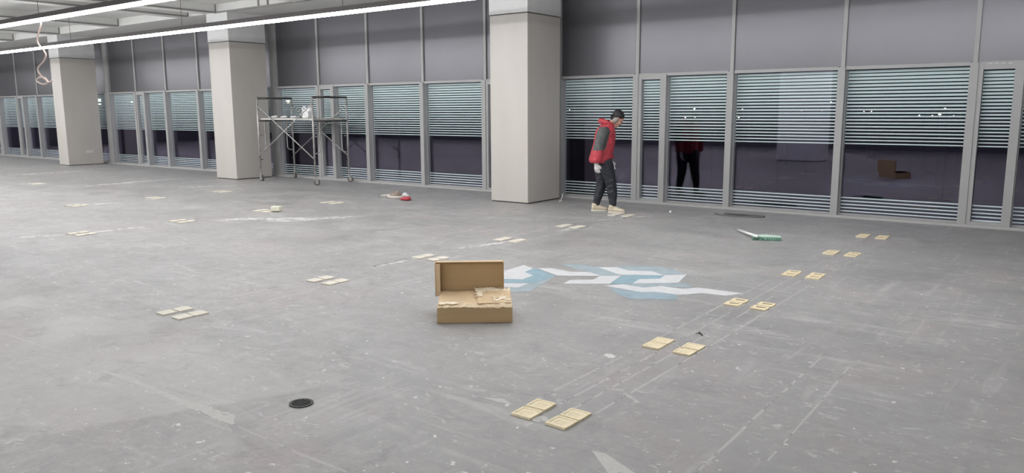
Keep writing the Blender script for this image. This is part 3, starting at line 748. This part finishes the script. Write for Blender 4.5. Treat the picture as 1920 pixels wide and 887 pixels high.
# floor hatch by the windows
hp = fl(1392,405); ht = empty('floor_hatch', hp, 0.15); tag(ht, 'dark shallow floor hatch with lifted rim beside the windows', 'floor hatch')
MB().prism([(-0.30,-0.05),(-0.10,-0.10),(0.18,-0.09),(0.20,0.03),(-0.05,0.09),(-0.28,0.06)],0.0005,0.004).build('opening', BLK, ht)
MB().tube(spline([(-0.42,0.02,0.012),(-0.25,-0.09,0.012),(0.05,-0.12,0.012),(0.28,-0.08,0.012),(0.30,0.04,0.012),(0.02,0.11,0.012),(-0.30,0.08,0.012)],5),0.010,6).build('rim', mat('rim_grey',(0.16,0.155,0.15),0.6), ht, smooth=True)
# rubbish heap by the windows
rp = fl(742,372); rb = empty('rubbish_scrap', rp); tag(rb, 'crumpled white and brown wrapping on the floor left of the red rag', 'rubbish')
mb = MB(); mb.loft([((0,0,0.0),(0.15,0.10)),((0,0,0.045),(0.20,0.13)),((0,0,0.055),(0.17,0.105)),((0,0,0.02),(0.12,0.07))],18)
mb.build('tray', mat('dirty_white',(0.62,0.58,0.54),0.7,var=0.1,vscale=15), rb, smooth=True)
mb = MB().ball((-0.04,0.02,0.06),(0.10,0.08,0.05)).ball((0.06,0.0,0.07),(0.07,0.06,0.05)).ball((0,0.05,0.09),(0.05,0.05,0.05))
link('brown_paper', blob(mb,0.012,1), mat('brown_paper',(0.26,0.21,0.17),0.8,var=0.5,vscale=25,bump=0.8,bscale=40), rb)
wp = MB().ball((0,0,0.045),(0.055,0.05,0.046)).ball((0.03,0.01,0.03),(0.05,0.05,0.03))
o = link('paper_ball', blob(wp,0.01,1), BAGW, loc=fl(759.5,370)); tag(o, 'small white paper ball between the wrapping and the red rag', 'paper')
rg = MB().ball((0,0,0.035),(0.11,0.07,0.036)).ball((-0.07,0.0,0.02),(0.08,0.06,0.02)).ball((0.06,-0.02,0.045),(0.05,0.05,0.035))
o = link('red_rag', blob(rg,0.01,2), mat('red_cloth',(0.45,0.06,0.08),0.8,var=0.2,vscale=15), smooth=True, loc=fl(762,376)); tag(o, 'small red rag lying on the floor near the windows', 'rag')
wb = MB().box((-0.075,-0.05,0),(0.075,0.05,0.075)).build('white_block', mat('cream_block',(0.74,0.74,0.60),0.6,var=0.05,vscale=10), loc=fl(518,397)+Vector((0,0,0.012)), bevel=0.01)
wb.rotation_euler.z = 0.5; tag(wb, 'small cream block standing on the pads left of the scaffold foot', 'block')
o = MB().ball((0,0,0.022),0.022).build('white_ball', BAGW, smooth=True, loc=fl(1257,400)); tag(o, 'tiny white ball on the floor between the person and the windows', 'ball')
cp = fl(1048,377)
o = MB().tube(spline([cp+Vector(v) for v in ((0,0.12,0.12),(0.01,0.08,0.05),(0.03,0.0,0.015),(0.06,-0.05,0.012),(0.10,-0.06,0.012),(0.07,-0.12,0.012))],5),0.011,8).build('wire_end', mat('white_wire',(0.6,0.6,0.58),0.5), smooth=True)
tag(o, 'short white wire end on the floor at the foot of the middle column', 'wire')
sp_ = fl(1314,627)
o = MB().tube(spline([sp_+Vector(v) for v in ((-0.03,0.03,0.006),(0,0,0.008),(0.03,-0.04,0.006))],4),0.004,6).tube([sp_+Vector((-0.035,-0.01,0.005)),sp_+Vector((0.0,0.0,0.006))],0.003,6).build('wire_snip', BLK, smooth=True)
tag(o, 'dark snipped wire bit on the floor between two yellow pad clusters', 'wire')

# ================================================================== NIGHT OUTSIDE
POLE = mat('lamp_pole', (0.03,0.03,0.03), 0.6)
GLOW = emit('street_glow', (1.0,0.80,0.55), 9)
GLOWW = emit('street_glow_white', (1.0,0.92,0.80), 9)
lamps = [(1060,203,.5),(1068,206,.3),(1302,204,.4),(1325,207,.45),(1285,220,.3),(1303,220,.3),(1383,207,.5),(1392,205,.35),(1449,206,.35),(1385,220,.3),(1467,218,.3),
         (1503,207,.4),(1541,206,.6),(1558,192,.4),(1620,209,.3),(1634,209,.3),(1724,217,.4),(1748,217,.3),(1762,214,.5),(1772,204,.7),(1788,217,.3),(540,190,1.0),(185,188,.9),(187,195,.7),(247,191,.5)]
for k,(px,py,s_) in enumerate(lamps):
    R_ = 62+5*(k*7%9); p = at_r(px,py,R_)
    t = empty('street_lamp', (p.x,p.y,-5.0)); hz = p.z+5.0
    q = s_*0.14
    MB().tube([(0.5,0.5,0),(0.5,0.5,hz+0.15),(0.25,0.25,hz+q+0.16)],[0.03,0.025,0.02],6).build('pole', POLE, t)
    MB().ball((0,0,0),(q*1.3,q*1.3,q),None,10,8).build('glowing_head', GLOW if k%2 else GLOWW, t, smooth=True, loc=(0,0,hz))
    G = 'street lamps in the night outside'
    if (px,py) == (1772,204): tag(t, 'brightest distant street lamp outside, behind the pane left of the right-hand door', 'street lamp', G)
    elif px == 540: tag(t, 'bright lamp outside seen through the scaffold', 'street lamp', G)
    elif px == 185: tag(t, 'upper of two lamps outside just right of the farthest left column', 'street lamp', G)
    elif px == 187: tag(t, 'lower of two lamps outside just right of the farthest left column', 'street lamp', G)
    elif px == 247: tag(t, 'faint lamp outside in the pane right of the farthest left column', 'street lamp', G)
    else:
        for lo, hi, where in ((1000,1100,'in the pane left of the person'),(1250,1360,'in the pane mirroring the person'),(1370,1480,'in the left half of the pane mirroring the white pillar'),
                              (1480,1575,'in the right half of the pane mirroring the white pillar'),(1600,1700,'in the left half of the pane mirroring the box'),(1700,1830,'in the right half of the pane mirroring the box')):
            if lo < px < hi:
                mates = sorted(l[:2] for l in lamps if lo < l[0] < hi and l[:2] != (1772,204)); i_ = mates.index((px,py))
                nm = ['leftmost','second','third','fourth','fifth'][i_] if i_ < len(mates)-1 else 'rightmost'
                tag(t, '%s small street lamp %s' % (nm, where), 'street lamp', G)
